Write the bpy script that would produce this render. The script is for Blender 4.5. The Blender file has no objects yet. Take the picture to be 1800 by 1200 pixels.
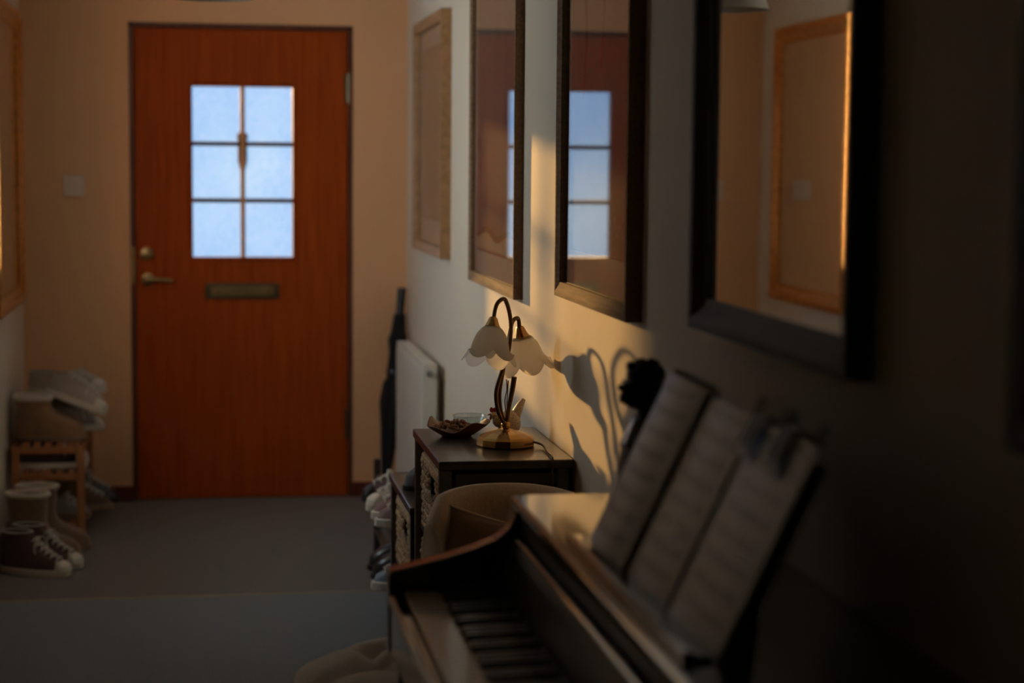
import bpy, bmesh, math, random
from mathutils import Vector, Matrix, noise as mnoise
random.seed(7)
scene = bpy.context.scene
col = scene.collection
PI = math.pi

# ------------------------------------------------------------------ camera
yaw, pitch, roll, HCAM = .1639, .0953, .0088, 1.46
cy, sy, cp, sp, cr, sr = math.cos(yaw), math.sin(yaw), math.cos(pitch), math.sin(pitch), math.cos(roll), math.sin(roll)
_f = Vector((sy, cy, 0)); _r = Vector((cy, -sy, 0)); _u = Vector((0, 0, 1))
f2 = _f * cp - _u * sp; u2 = _u * cp + _f * sp
r3 = _r * cr + u2 * sr; u3 = u2 * cr - _r * sr
cam_d = bpy.data.cameras.new('camera'); cam = bpy.data.objects.new('camera', cam_d); col.objects.link(cam)
M = Matrix.Identity(4)
for i in range(3):
    M[i][0] = r3[i]; M[i][1] = u3[i]; M[i][2] = -f2[i]
M[0][3], M[1][3], M[2][3] = 0, 0, HCAM
cam.matrix_world = M
cam_d.sensor_width = 36; cam_d.lens = 66.0; cam_d.clip_start = .05
cam_d.dof.use_dof = True; cam_d.dof.focus_distance = 4.6; cam_d.dof.aperture_fstop = 2.2
scene.camera = cam

# ------------------------------------------------------------------ sky, sun, exposure
w = bpy.data.worlds.new('sky'); scene.world = w; w.use_nodes = True
nt = w.node_tree; nt.nodes.clear()
out = nt.nodes.new('ShaderNodeOutputWorld'); bg = nt.nodes.new('ShaderNodeBackground')
tc = nt.nodes.new('ShaderNodeTexCoord'); nz = nt.nodes.new('ShaderNodeTexNoise'); rp = nt.nodes.new('ShaderNodeValToRGB')
nz.inputs['Scale'].default_value = 9; nz.inputs['Detail'].default_value = 4
rp.color_ramp.elements[0].position = .38; rp.color_ramp.elements[0].color = (.27, .52, .92, 1)
rp.color_ramp.elements[1].position = .70; rp.color_ramp.elements[1].color = (.74, .84, .95, 1)
nt.links.new(tc.outputs['Generated'], nz.inputs['Vector']); nt.links.new(nz.outputs['Fac'], rp.inputs['Fac'])
nt.links.new(rp.outputs['Color'], bg.inputs['Color']); nt.links.new(bg.outputs['Background'], out.inputs['Surface'])
bg.inputs['Strength'].default_value = 8.2
sd = bpy.data.lights.new('sun', 'SUN'); sun = bpy.data.objects.new('sun', sd); col.objects.link(sun)
sd.energy = 43; sd.color = (1, .42, .11); sd.angle = math.radians(1.1)
sun.rotation_euler = Vector((.208, -1, -.080)).to_track_quat('-Z', 'Y').to_euler()
sun.location = (-1, 12, 4)
vs = scene.view_settings
vs.view_transform = 'Standard'; vs.look = 'None'; vs.exposure = 0; vs.gamma = 1; vs.use_curve_mapping = False

# ------------------------------------------------------------------ materials
MATS = {}
def mat(name, color, rough=.5, metal=0, color2=None, scale=(8, 8, 8), bump=0, bscale=None, detail=4, lo=.35, hi=.65,
        spec=.5, coat=0, tex='noise', sheen=0, trans=0):
    m = bpy.data.materials.new(name); m.use_nodes = True; n = m.node_tree.nodes; l = m.node_tree.links
    b = n['Principled BSDF']
    b.inputs['Base Color'].default_value = (*color, 1); b.inputs['Roughness'].default_value = rough
    b.inputs['Metallic'].default_value = metal; b.inputs['Specular IOR Level'].default_value = spec
    b.inputs['Coat Weight'].default_value = coat; b.inputs['Coat Roughness'].default_value = .08
    b.inputs['Sheen Weight'].default_value = sheen
    tcn = n.new('ShaderNodeTexCoord')
    def texnode(sc):
        mp = n.new('ShaderNodeMapping'); mp.inputs['Scale'].default_value = sc; l.new(tcn.outputs['Object'], mp.inputs['Vector'])
        if tex == 'voronoi':
            t = n.new('ShaderNodeTexVoronoi'); t.inputs['Scale'].default_value = 1; l.new(mp.outputs[0], t.inputs['Vector']); return t.outputs['Distance']
        if tex == 'wave':
            t = n.new('ShaderNodeTexWave'); t.inputs['Scale'].default_value = 1; t.inputs['Distortion'].default_value = .6; l.new(mp.outputs[0], t.inputs['Vector']); return t.outputs['Fac']
        t = n.new('ShaderNodeTexNoise'); t.inputs['Scale'].default_value = 1; t.inputs['Detail'].default_value = detail
        l.new(mp.outputs[0], t.inputs['Vector']); return t.outputs['Fac']
    if color2:
        r = n.new('ShaderNodeValToRGB'); r.color_ramp.elements[0].position = lo; r.color_ramp.elements[1].position = hi
        r.color_ramp.elements[0].color = (*color, 1); r.color_ramp.elements[1].color = (*color2, 1)
        l.new(texnode(scale), r.inputs['Fac']); l.new(r.outputs['Color'], b.inputs['Base Color'])
    if bump:
        bp = n.new('ShaderNodeBump'); bp.inputs['Strength'].default_value = bump; bp.inputs['Distance'].default_value = .004
        l.new(texnode(bscale or scale), bp.inputs['Height']); l.new(bp.outputs['Normal'], b.inputs['Normal'])
    MATS[name] = m
    return m

def glass_mat(name, tint=(1, 1, 1), f0=.05, rough=.0, frost=0, fscale=60):
    """thin pane: clear transmission plus a Schlick mirror coat, optionally a little frosted scatter"""
    m = bpy.data.materials.new(name); m.use_nodes = True; n = m.node_tree.nodes; l = m.node_tree.links; n.clear()
    o = n.new('ShaderNodeOutputMaterial'); tr = n.new('ShaderNodeBsdfTransparent'); gl = n.new('ShaderNodeBsdfGlossy')
    tr.inputs['Color'].default_value = (*tint, 1); gl.inputs['Roughness'].default_value = rough
    g = n.new('ShaderNodeNewGeometry'); d = n.new('ShaderNodeVectorMath'); d.operation = 'DOT_PRODUCT'
    l.new(g.outputs['Incoming'], d.inputs[0]); l.new(g.outputs['Normal'], d.inputs[1])
    def mth(op, a, b=None):
        k = n.new('ShaderNodeMath'); k.operation = op
        for i, v in enumerate((a, b)):
            if v is None: continue
            if isinstance(v, (int, float)): k.inputs[i].default_value = v
            else: l.new(v, k.inputs[i])
        return k.outputs[0]
    a = mth('ABSOLUTE', d.outputs['Value']); a = mth('SUBTRACT', 1.0, a); a = mth('POWER', a, 5.0)
    a = mth('MULTIPLY', a, 1 - f0); a = mth('ADD', a, f0)
    mx = n.new('ShaderNodeMixShader'); l.new(a, mx.inputs[0]); l.new(gl.outputs[0], mx.inputs[2])
    if frost:
        ts = n.new('ShaderNodeBsdfTranslucent'); ts.inputs['Color'].default_value = (.95, .97, 1, 1)
        t = n.new('ShaderNodeTexNoise'); t.inputs['Scale'].default_value = fscale; t.inputs['Detail'].default_value = 3
        tcn = n.new('ShaderNodeTexCoord'); l.new(tcn.outputs['Object'], t.inputs['Vector'])
        fr = mth('MULTIPLY', t.outputs['Fac'], frost)
        m2 = n.new('ShaderNodeMixShader'); l.new(fr, m2.inputs[0]); l.new(tr.outputs[0], m2.inputs[1]); l.new(ts.outputs[0], m2.inputs[2])
        l.new(m2.outputs[0], mx.inputs[1])
    else:
        l.new(tr.outputs[0], mx.inputs[1])
    l.new(mx.outputs[0], o.inputs['Surface'])
    MATS[name] = m; return m

def shade_mat(name, color):
    m = bpy.data.materials.new(name); m.use_nodes = True; n = m.node_tree.nodes; l = m.node_tree.links; n.clear()
    o = n.new('ShaderNodeOutputMaterial'); df = n.new('ShaderNodeBsdfPrincipled'); ts = n.new('ShaderNodeBsdfTranslucent')
    df.inputs['Base Color'].default_value = (*color, 1); df.inputs['Roughness'].default_value = .35
    ts.inputs['Color'].default_value = (*color, 1)
    mx = n.new('ShaderNodeMixShader'); mx.inputs[0].default_value = .88
    l.new(df.outputs[0], mx.inputs[1]); l.new(ts.outputs[0], mx.inputs[2]); l.new(mx.outputs[0], o.inputs['Surface'])
    MATS[name] = m; return m

def staff_mat(name):
    """printed sheet music: groups of five staff lines with note specks; object z runs up the page, y across"""
    m = mat(name, (.66, .63, .60), .42, spec=.9); n = m.node_tree.nodes; l = m.node_tree.links; b = n['Principled BSDF']
    tcn = n.new('ShaderNodeTexCoord'); sx = n.new('ShaderNodeSeparateXYZ'); l.new(tcn.outputs['Object'], sx.inputs[0])
    def mth(op, a, b2=None):
        k = n.new('ShaderNodeMath'); k.operation = op
        for i, v in enumerate((a, b2)):
            if v is None: continue
            if isinstance(v, (int, float)): k.inputs[i].default_value = v
            else: l.new(v, k.inputs[i])
        return k.outputs[0]
    z = sx.outputs['Z']
    band = mth('LESS_THAN', mth('MODULO', mth('ADD', z, 1.0), .030), .0125)
    line = mth('LESS_THAN', mth('MODULO', mth('ADD', z, 1.0), .0025), .0006)
    inm = mth('LESS_THAN', mth('ABSOLUTE', sx.outputs['Y']), .09)
    st = mth('MULTIPLY', mth('MULTIPLY', band, line), inm)
    v = n.new('ShaderNodeTexVoronoi'); v.inputs['Scale'].default_value = 130; l.new(tcn.outputs['Object'], v.inputs['Vector'])
    nt_ = mth('MULTIPLY', mth('MULTIPLY', mth('LESS_THAN', v.outputs['Distance'], .28), band), inm)
    ink = mth('MAXIMUM', st, nt_)
    mx = n.new('ShaderNodeMix'); mx.data_type = 'RGBA'; l.new(ink, mx.inputs[0])
    mx.inputs[6].default_value = (.68, .66, .63, 1); mx.inputs[7].default_value = (.03, .03, .03, 1)
    l.new(mx.outputs[2], b.inputs['Base Color'])
    return m

WALLC = (.80, .68, .53)
mat('wall_paint', WALLC, .75, color2=(.78, .66, .51), scale=(3, 3, 3), bump=.08, bscale=(60, 60, 60))
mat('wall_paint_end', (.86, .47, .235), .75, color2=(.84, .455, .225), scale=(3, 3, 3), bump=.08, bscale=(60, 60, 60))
mat('ceiling_paint', (.8, .76, .68), .8)
mat('carpet_far', (.135, .108, .092), .95, color2=(.19, .155, .135), scale=(220, 220, 220), bump=.9, bscale=(260, 140, 260), spec=.1, sheen=.2)
mat('carpet_near', (.150, .152, .160), .95, color2=(.215, .218, .228), scale=(220, 220, 220), bump=.9, bscale=(260, 140, 260), spec=.1, sheen=.2)
mat('brass_strip', (.30, .25, .18), .6, .3)
mat('door_wood', (.34, .050, .004), .55, color2=(.46, .080, .007), scale=(60, 60, 2.5), bump=.15, bscale=(90, 90, 3), spec=.12)
mat('door_frame_wood', (.16, .045, .02), .45, color2=(.11, .03, .015), scale=(50, 50, 3))
mat('skirting_wood', (.16, .03, .018), .4, color2=(.11, .02, .012), scale=(20, 20, 4))
mat('old_brass', (.42, .30, .14), .35, 1, color2=(.34, .23, .10), scale=(30, 30, 30))
mat('bronze_plate', (.16, .13, .08), .4, 1)
mat('steel', (.45, .44, .42), .35, 1)
mat('terracotta', (.75, .22, .06), .7)
mat('muntin_sunlit_wood', (.80, .36, .12), .5)  # sunlight on the upright glazing bar is put into this colour
glass_mat('door_pane', (.300, .340, .355), .03, .0, .035, 45)
glass_mat('added_pane_warm', (1, .91, .79), .03)  # warm tint colours the light from the added window
mat('white_upvc', (.8, .8, .78), .4)
mat('pine_frame', (.52, .27, .12), .5, color2=(.40, .20, .08), scale=(40, 6, 40), bump=.2)
mat('oak_frame', (.36, .22, .13), .85, color2=(.25, .15, .09), scale=(120, 10, 120), bump=.15, spec=.12)
mat('dark_frame', (.040, .030, .024), .6, color2=(.028, .022, .018), scale=(60, 8, 60))
mat('gold_frame', (.85, .46, .13), .30, 1, color2=(.62, .31, .08), scale=(40, 40, 40))
mat('gold_beads', (.72, .40, .12), .4, 1)
mat('mat_board', (.62, .55, .42), .8)
mat('print_taupe', (.25, .19, .15), .8, color2=(.30, .23, .18), scale=(5, 5, 5))
mat('print_grey', (.34, .26, .20), .8, color2=(.22, .17, .14), scale=(3, 6, 3), lo=.3, hi=.7)
mat('print_portrait', (.15, .10, .065), .8, color2=(.32, .22, .14), scale=(4, 7, 5), lo=.4, hi=.6)
mat('ink', (.03, .025, .02), .7)
mat('ink_red', (.25, .07, .03), .7)
mat('sand_print', (.6, .46, .28), .8)
glass_mat('picture_glass', (1, 1, 1), .09, .015)
m = mat('mirror_silver', (.86, .84, .80), .02, 1)
mat('radiator_white', (.72, .66, .56), .4)
mat('black_cloth', (.006, .006, .007), .75)
mat('black_plastic', (.01, .01, .01), .4)
mat('switch_plastic', (.80, .60, .47), .4)
mat('console_wood', (.030, .022, .018), .28, color2=(.050, .036, .028), scale=(60, 5, 60), bump=.15, coat=.25)
mat('console_panel', (.02, .012, .009), .35)
mat('basket_weave', (.62, .42, .24), .7, color2=(.34, .20, .10), scale=(70, 70, 70), bump=.5, bscale=(200, 200, 200))
mat('basket_inner', (.05, .03, .02), .9)
mat('brass', (.60, .36, .13), .26, 1, color2=(.45, .26, .09), scale=(14, 14, 14))
mat('dark_bronze', (.14, .085, .04), .35, 1)
shade_mat('opal_glass', (.97, .95, .90))
mat('cable_brown', (.06, .035, .015), .35, coat=.3)
mat('leaf_wood', (.24, .11, .045), .4, color2=(.13, .055, .025), scale=(14, 50, 14), lo=.3, hi=.7)
mat('potpourri', (.16, .06, .03), .8, color2=(.30, .15, .07), scale=(90, 90, 90))
glass_mat('clear_glass', (.9, .93, .93), .10, .0)
mat('hen_ceramic', (.70, .56, .38), .4, color2=(.06, .03, .02), scale=(210, 210, 210), tex='voronoi', lo=.16, hi=.18)
for e in MATS['hen_ceramic'].node_tree.nodes:
    if e.bl_idname == 'ShaderNodeValToRGB':
        e.color_ramp.elements[0].color = (.06, .03, .02, 1); e.color_ramp.elements[1].color = (.62, .50, .34, 1)
        e.color_ramp.elements[0].position = .24; e.color_ramp.elements[1].position = .30
mat('red_glaze', (.30, .02, .02), .3)
mat('chair_cord', (.66, .50, .34), .9, color2=(.58, .43, .28), scale=(150, 150, 150), bump=.7, bscale=(90, 90, 2), tex='noise', sheen=.3)
mat('stool_linen', (.86, .80, .72), .9, color2=(.76, .70, .62), scale=(260, 260, 260), bump=.5, bscale=(300, 300, 300), sheen=.3)
mat('cushion_velvet', (.34, .19, .09), .8, color2=(.27, .15, .07), scale=(60, 60, 60), sheen=.4)
mat('piping_tan', (.75, .55, .36), .8)
mat('piano_black', (.006, .0055, .005), .10, spec=.6, coat=1.0)
mat('piano_satin', (.012, .010, .009), .32, spec=.5)
mat('ivory_key', (.62, .46, .30), .22, coat=.5)
mat('ebony_key', (.008, .008, .008), .25, coat=.3)
mat('walnut_trim', (.16, .075, .03), .3, coat=.4)
staff_mat('sheet_print')
mat('paper', (.86, .85, .83), .42, spec=.9)
mat('card_cover', (.20, .17, .15), .6)
mat('wire', (.6, .6, .6), .3, 1)
mat('bust_ebony', (.006, .005, .0045), .35)
mat('bust_robe', (.02, .018, .016), .25, coat=.6)
mat('rack_pine', (.50, .20, .07), .5, color2=(.40, .15, .05), scale=(30, 30, 6))
mat('suede_tan', (.32, .17, .075), .9, color2=(.26, .135, .06), scale=(40, 40, 40), sheen=.3)
mat('suede_brown', (.17, .095, .055), .9, color2=(.13, .07, .04), scale=(40, 40, 40), sheen=.3)
mat('suede_chestnut', (.24, .145, .085), .9, color2=(.19, .11, .065), scale=(40, 40, 40), sheen=.3)
mat('fleece', (.62, .52, .38), .95, bump=1, bscale=(160, 160, 160), sheen=.4)
mat('canvas_dark', (.10, .052, .045), .85, bump=.3, bscale=(300, 300, 300))
mat('canvas_pale', (.44, .35, .28), .85, bump=.3, bscale=(300, 300, 300))
mat('canvas_grey', (.30, .26, .23), .85)
mat('rubber_white', (.66, .58, .47), .5)
mat('rubber_black', (.015, .014, .013), .5)
mat('rubber_gum', (.25, .16, .09), .5)
mat('lace_white', (.62, .56, .47), .8)
mat('leather_black', (.015, .014, .015), .3, coat=.3)
mat('pink_leather', (.22, .12, .105), .6)
mat('blue_trainer', (.16, .21, .26), .4)
mat('felt_grey', (.12, .12, .125), .95)
mat('pendant_shade', (.20, .14, .09), .6)
mat('crystal', (.6, .6, .6), .1, .6)

# ------------------------------------------------------------------ mesh helpers
ORG = {}
class MB:
    def __init__(s): s.v = []; s.f = []
    def add(s, vs, fs):
        o = len(s.v); s.v += [tuple(p) for p in vs]; s.f += [tuple(o + i for i in f) for f in fs]; return s
    def bm(s, b):
        b.verts.ensure_lookup_table(); b.verts.index_update()
        s.add([v.co[:] for v in b.verts], [[v.index for v in f.verts] for f in b.faces]); b.free(); return s
    def box(s, x0, x1, y0, y1, z0, z1, bev=0, seg=1):
        b = bmesh.new(); bmesh.ops.create_cube(b, size=1)
        for v in b.verts:
            v.co = Vector(((x0 + x1) / 2 + v.co.x * (x1 - x0), (y0 + y1) / 2 + v.co.y * (y1 - y0), (z0 + z1) / 2 + v.co.z * (z1 - z0)))
        if bev: bmesh.ops.bevel(b, geom=b.edges[:], offset=bev, segments=seg, affect='EDGES', profile=.5)
        return s.bm(b)
    def prism(s, pts, axis, a, b_, bev=0):
        """polygon pts extruded along axis: axis 'y' takes (x,z), 'x' takes (y,z), 'z' takes (x,y)"""
        b = bmesh.new()
        def P(p, t): return {'y': (p[0], t, p[1]), 'x': (t, p[0], p[1]), 'z': (p[0], p[1], t)}[axis]
        A = [b.verts.new(P(p, a)) for p in pts]; B = [b.verts.new(P(p, b_)) for p in pts]
        n = len(pts); b.faces.new(A); b.faces.new(B[::-1])
        for i in range(n): b.faces.new((A[i], B[i], B[(i + 1) % n], A[(i + 1) % n]))
        bmesh.ops.recalc_face_normals(b, faces=b.faces[:])
        if bev: bmesh.ops.bevel(b, geom=b.edges[:], offset=bev, segments=2, affect='EDGES', profile=.5)
        return s.bm(b)
    def rings(s, rings, cap0=True, cap1=True):
        n = len(rings[0]); vs = [p for r in rings for p in r]; fs = []
        for k in range(len(rings) - 1):
            for i in range(n):
                j = (i + 1) % n; fs.append((k * n + i, k * n + j, (k + 1) * n + j, (k + 1) * n + i))
        if cap0: fs.append(tuple(range(n))[::-1])
        if cap1: fs.append(tuple((len(rings) - 1) * n + i for i in range(n)))
        return s.add(vs, fs)
    def lathe(s, prof, c=(0, 0, 0), n=24, cap0=False, cap1=False):
        return s.rings([[(c[0] + r * math.cos(2 * PI * i / n), c[1] + r * math.sin(2 * PI * i / n), c[2] + z) for i in range(n)] for r, z in prof], cap0, cap1)
    def tube(s, pts, r, n=8, sm=4, close=False):
        P = [Vector(p) for p in pts]
        if sm > 1 and len(P) > 2:
            Q = []
            m_ = len(P)
            for i in range(m_ if close else m_ - 1):
                if close: p0, p1, p2, p3 = P[i - 1], P[i], P[(i + 1) % m_], P[(i + 2) % m_]
                else: p0, p1, p2, p3 = P[max(i - 1, 0)], P[i], P[i + 1], P[min(i + 2, m_ - 1)]
                for k in range(sm):
                    t = k / sm
                    Q.append(.5 * ((2 * p1) + (p2 - p0) * t + (2 * p0 - 5 * p1 + 4 * p2 - p3) * t * t + (3 * p1 - p0 - 3 * p2 + p3) * t ** 3))
            if not close: Q.append(P[-1])
            P = Q
        L = len(P); up = Vector((0, 0, 1)); prev = None; R = []
        for i, p in enumerate(P):
            t = (P[(i + 1) % L] - P[i - 1]) if close else (P[min(i + 1, L - 1)] - P[max(i - 1, 0)])
            if t.length < 1e-9: t = Vector((0, 0, 1))
            t.normalize()
            if prev is None:
                a = up if abs(t.z) < .9 else Vector((1, 0, 0)); nn = (a - t * a.dot(t)).normalized()
            else:
                nn = prev - t * prev.dot(t); nn = nn.normalized() if nn.length > 1e-6 else prev
            prev = nn; bb = t.cross(nn)
            rr = r(i / max(L - 1, 1)) if callable(r) else r
            R.append([tuple(p + (nn * math.cos(2 * PI * k / n) + bb * math.sin(2 * PI * k / n)) * rr) for k in range(n)])
        if close: R.append(R[0]); return s.rings(R, False, False)
        return s.rings(R)
    def ell(s, c, rx, ry, rz, nu=12, nv=8, rot=None):
        R = []
        for j in range(nv + 1):
            a = PI * j / nv; R.append([(rx * max(math.sin(a), .02) * math.cos(2 * PI * i / nu), ry * max(math.sin(a), .02) * math.sin(2 * PI * i / nu), -rz * math.cos(a)) for i in range(nu)])
        if rot is not None: R = [[tuple(rot @ Vector(p)) for p in r] for r in R]
        R = [[(p[0] + c[0], p[1] + c[1], p[2] + c[2]) for p in r] for r in R]
        return s.rings(R)
    def build(s, name, m, parent=None, smooth=False, angle=35):
        org = ORG.get(parent.name, Vector()) if parent else Vector()
        me = bpy.data.meshes.new(name)
        me.from_pydata([(v[0] - org.x, v[1] - org.y, v[2] - org.z) for v in s.v], [], s.f); me.update()
        b = bmesh.new(); b.from_mesh(me); bmesh.ops.recalc_face_normals(b, faces=b.faces[:])
        if smooth:
            for f in b.faces: f.smooth = True
            if angle:
                for e in b.edges:
                    if len(e.link_faces) == 2 and e.calc_face_angle(0) > math.radians(angle): e.smooth = False
        b.to_mesh(me); b.free()
        me.materials.append(MATS[m] if isinstance(m, str) else m)
        o = bpy.data.objects.new(name, me); col.objects.link(o)
        if parent: o.parent = parent; ORG[o.name] = org
        return o
def tag(o, label, cat, group=None):
    o['label'] = label; o['category'] = cat
    if group: o['group'] = group
    return o
def struct(o): o['kind'] = 'structure'; return o
def thing(name, loc, label=None, cat=None, group=None, rz=0, local=False, rot=None):
    o = bpy.data.objects.new(name, None); col.objects.link(o); o.location = loc; o.empty_display_size = .05
    if rot: o.rotation_euler = rot
    elif rz: o.rotation_euler = (0, 0, rz)
    ORG[o.name] = Vector() if local else Vector(loc)
    if label: tag(o, label, cat, group)
    return o
def dup_part(src, name, parent, loc):
    o = bpy.data.objects.new(name, src.data); col.objects.link(o); o.parent = parent; o.location = loc; return o

# ------------------------------------------------------------------ the room
XL, XR, YE, YB, ZC = -.745, .875, 8.105, -4.0, 2.42
WT = .55                                   # left wall made thick so the deep reveal shades the near hall
DX0, DX1, DZ = -.300, .640, 2.03          # door opening
struct(MB().box(XL - WT, XR + .3, YB - .2, 6.272, -.12, 0).build('floor', 'carpet_near'))
struct(MB().box(XL - WT, XR + .3, 6.286, YE + .3, -.12, 0).build('floor', 'carpet_far'))
struct(MB().prism([(6.270, 0), (6.288, 0), (6.285, .004), (6.273, .004)], 'x', XL, XR).build('trim_1', 'brass_strip'))
struct(MB().box(XL - WT, XR + .3, YB - .2, YE + .3, ZC, ZC + .12).build('ceiling', 'ceiling_paint'))
struct(MB().box(XR, XR + .25, YB, YE, 0, ZC).build('wall_right', 'wall_paint'))
struct(MB().box(XL - WT, XR + .25, YB - .2, YB, 0, ZC).build('wall_back', 'wall_paint'))
SI0, SI1 = 5.50, 6.85                          # inner reveal of the added fill-light window, out of view
SW0, SW1, SZ0, SZ1 = 4.90, 6.45, 1.05, 2.22     # the added window, skewed to send its light towards the end wall
lw = MB().prism([(XL, YB), (XL, SI0), (XL - WT, SW0), (XL - WT, YB)], 'z', 0, ZC).prism([(XL, SI1), (XL, YE), (XL - WT, YE), (XL - WT, SW1)], 'z', 0, ZC)
for a, b in ((0, SZ0), (SZ1, ZC)): lw.prism([(XL, SI0), (XL, SI1), (XL - WT, SW1), (XL - WT, SW0)], 'z', a, b)
struct(lw.build('wall_left', 'wall_paint'))
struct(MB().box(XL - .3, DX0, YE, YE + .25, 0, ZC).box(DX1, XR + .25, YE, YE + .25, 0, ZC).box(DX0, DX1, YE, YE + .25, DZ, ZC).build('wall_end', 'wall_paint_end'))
def skirt(name, b): struct(b.build(name, 'skirting_wood'))
skirt('baseboard_right', MB().prism([(XR, 0), (XR - .016, 0), (XR - .016, .075), (XR - .008, .085), (XR, .085)], 'y', YB, YE))
skirt('baseboard_left', MB().prism([(XL, 0), (XL + .016, 0), (XL + .016, .06), (XL + .008, .068), (XL, .068)], 'y', YB, YE))
skirt('baseboard_end', MB().box(XL, DX0, YE - .016, YE, 0, .066, .003).box(DX1, XR, YE - .016, YE, 0, .066, .003))

# added side window, unseen, brightens the far end of the hall
wn = struct(thing('added_window_1', (XL - WT + .08, (SW0 + SW1) / 2, SZ0)))
fr = MB(); x0, x1 = XL - WT + .04, XL - WT + .10; ym_ = (SW0 + SW1) / 2
for a, b in ((SW0, SW0 + .05), (SW1 - .05, SW1), (ym_ - .025, ym_ + .025)): fr.box(x0, x1, a, b, SZ0, SZ1, .004)
fr.box(x0, x1, SW0, SW1, SZ0, SZ0 + .05, .004).box(x0, x1, SW0, SW1, SZ1 - .05, SZ1, .004)
fr.build('added_window_frame', 'white_upvc', wn)
for a, b in ((SW0 + .05, ym_ - .025), (ym_ + .025, SW1 - .05)):
    MB().box(x0 + .028, x0 + .032, a, b, SZ0 + .05, SZ1 - .05).build('pane', 'added_pane_warm', wn)
MB().prism([(x1, SW0 + .06), (x1, SW1 + .02), (XL + .03, SI1 + .0), (XL + .03, SI0)], 'z', SZ0 - .002, SZ0 + .02).build('added_window_sill', 'white_upvc', wn)

# ------------------------------------------------------------------ front door
d = struct(thing('door_1', (.17, YE + .03, 0)))
y0, y1 = YE + .012, YE + .057
sl0, sl1, sh = DX0 + .022, DX1 - .022, DZ - .022
WX0, WX1, WZ0, WZ1 = -.043, .388, 1.040, 1.772
sb = MB()
sb.box(sl0, WX0, y0, y1, .006, sh).box(WX1, sl1, y0, y1, .006, sh).box(WX0, WX1, y0, y1, .006, WZ0).box(WX0, WX1, y0, y1, WZ1, sh)
sb.build('slab', 'door_wood', d)
jb = MB().box(DX0, DX0 + .018, YE - .004, YE + .2, 0, DZ, .002).box(DX1 - .018, DX1, YE - .004, YE + .2, 0, DZ, .002).box(DX0, DX1, YE - .004, YE + .2, DZ - .018, DZ, .002)
jb.box(DX0 + .010, sl0 + .014, y1 + .001, y1 + .03, 0, DZ).box(sl1 - .014, DX1 - .010, y1 + .001, y1 + .03, 0, DZ).box(DX0 + .010, DX1 - .010, y1 + .001, y1 + .03, sh - .014, DZ - .01)
jb.build('jamb', 'door_frame_wood', d)
MB().box(DX0, DX1, y0, YE + .2, 0, .006).build('sill_plate', 'bronze_plate', d)
for a, b, c, e in ((WX0 - .012, WX1 + .012, WZ1 - .004, WZ1 + .010), (WX0 - .012, WX1 + .012, WZ0 - .010, WZ0 + .004), (WX0 - .010, WX0 + .004, WZ0, WZ1), (WX1 - .004, WX1 + .010, WZ0, WZ1)):
    MB().box(a, b, y0 - .008, y1 + .004, c, e, .003).build('glazing_bead', 'door_wood', d)
xm = (WX0 + WX1) / 2; zs = [WZ0, WZ0 + .2455, WZ0 + .486, WZ1]
MB().box(xm - .0095, xm + .0095, y0 + .004, y1 - .004, WZ0, WZ1, .003).build('glazing_bar', 'muntin_sunlit_wood', d)
for z in zs[1:3]:
    MB().box(WX0, WX1, y0 + .007, y1 - .007, z - .009, z + .009, .003).build('glazing_bar', 'door_frame_wood', d)
for i in range(3):
    for a, b in ((WX0, xm - .009), (xm + .009, WX1)):
        MB().box(a, b, y0 + .020, y0 + .025, zs[i] + (.009 if i else 0), zs[i + 1] - (.009 if i < 2 else 0)).build('pane', 'door_pane', d)
kn = MB().box(xm - .020, xm + .020, y1 - .008, y1 + .018, 1.44, 1.55, .006, 2)
kn.ell((xm, y1 + .008, 1.556), .024, .014, .024).box(xm - .015, xm + .015, y1 - .006, y1 + .012, 1.42, 1.45, .004)
kn.build('knocker', 'terracotta', d, True)
lb = MB().box(.012, .324, y0 - .012, y0 + .002, .866, .932, .004, 2); lb.build('letter_plate', 'bronze_plate', d)
MB().box(.035, .300, y0 - .020, y0 - .010, .880, .918, .003, 2).build('letter_flap', 'old_brass', d)
lk = MB().lathe([(.0, -.0), (.027, 0), (.029, .004), (.026, .012), (.012, .016), (.0, .017)], n=20)
lk.v = [(v[0] - .233, y0 - v[2], v[1] + 1.059) for v in lk.v]; lk.build('lock', 'old_brass', d, True)
hd = MB().lathe([(.0, 0), (.026, 0), (.027, .005), (.012, .010), (.010, .045), (0, .046)], n=16)
hd.v = [(v[0] - .228, y0 - v[2], v[1] + .950) for v in hd.v]
h_ = hd.build('lever_rose', 'old_brass', d, True)
MB().tube([(-.228, y0 - .042, .950), (-.20, y0 - .048, .951), (-.16, y0 - .048, .949), (-.125, y0 - .046, .945)], .009, 8).build('lever_handle', 'old_brass', h_, True)
for z in (1.767, .32):
    MB().box(sl1 - .012, sl1 + .020, y0 - .010, y0 + .004, z - .062, z + .062, .002).tube([(sl1 + .004, y0 - .010, z - .062), (sl1 + .004, y0 - .010, z + .062)], .008, 8).build('hinge', 'bronze_plate', d)
MB().box(DX0 + .002, DX0 + .019, YE - .010, YE + .004, .93, 1.09, .002).build('strike_plate', 'old_brass', d)

# light switch
s = thing('light_switch', (-.53, YE, 1.345), 'white square light switch on the wall left of the door', 'light switch')
MB().box(-.573, -.487, YE - .010, YE, 1.302, 1.388, .004, 2).build('plate', 'switch_plastic', s)
MB().box(-.541, -.519, YE - .016, YE - .009, 1.328, 1.362, .003).build('rocker', 'switch_plastic', s)

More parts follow.
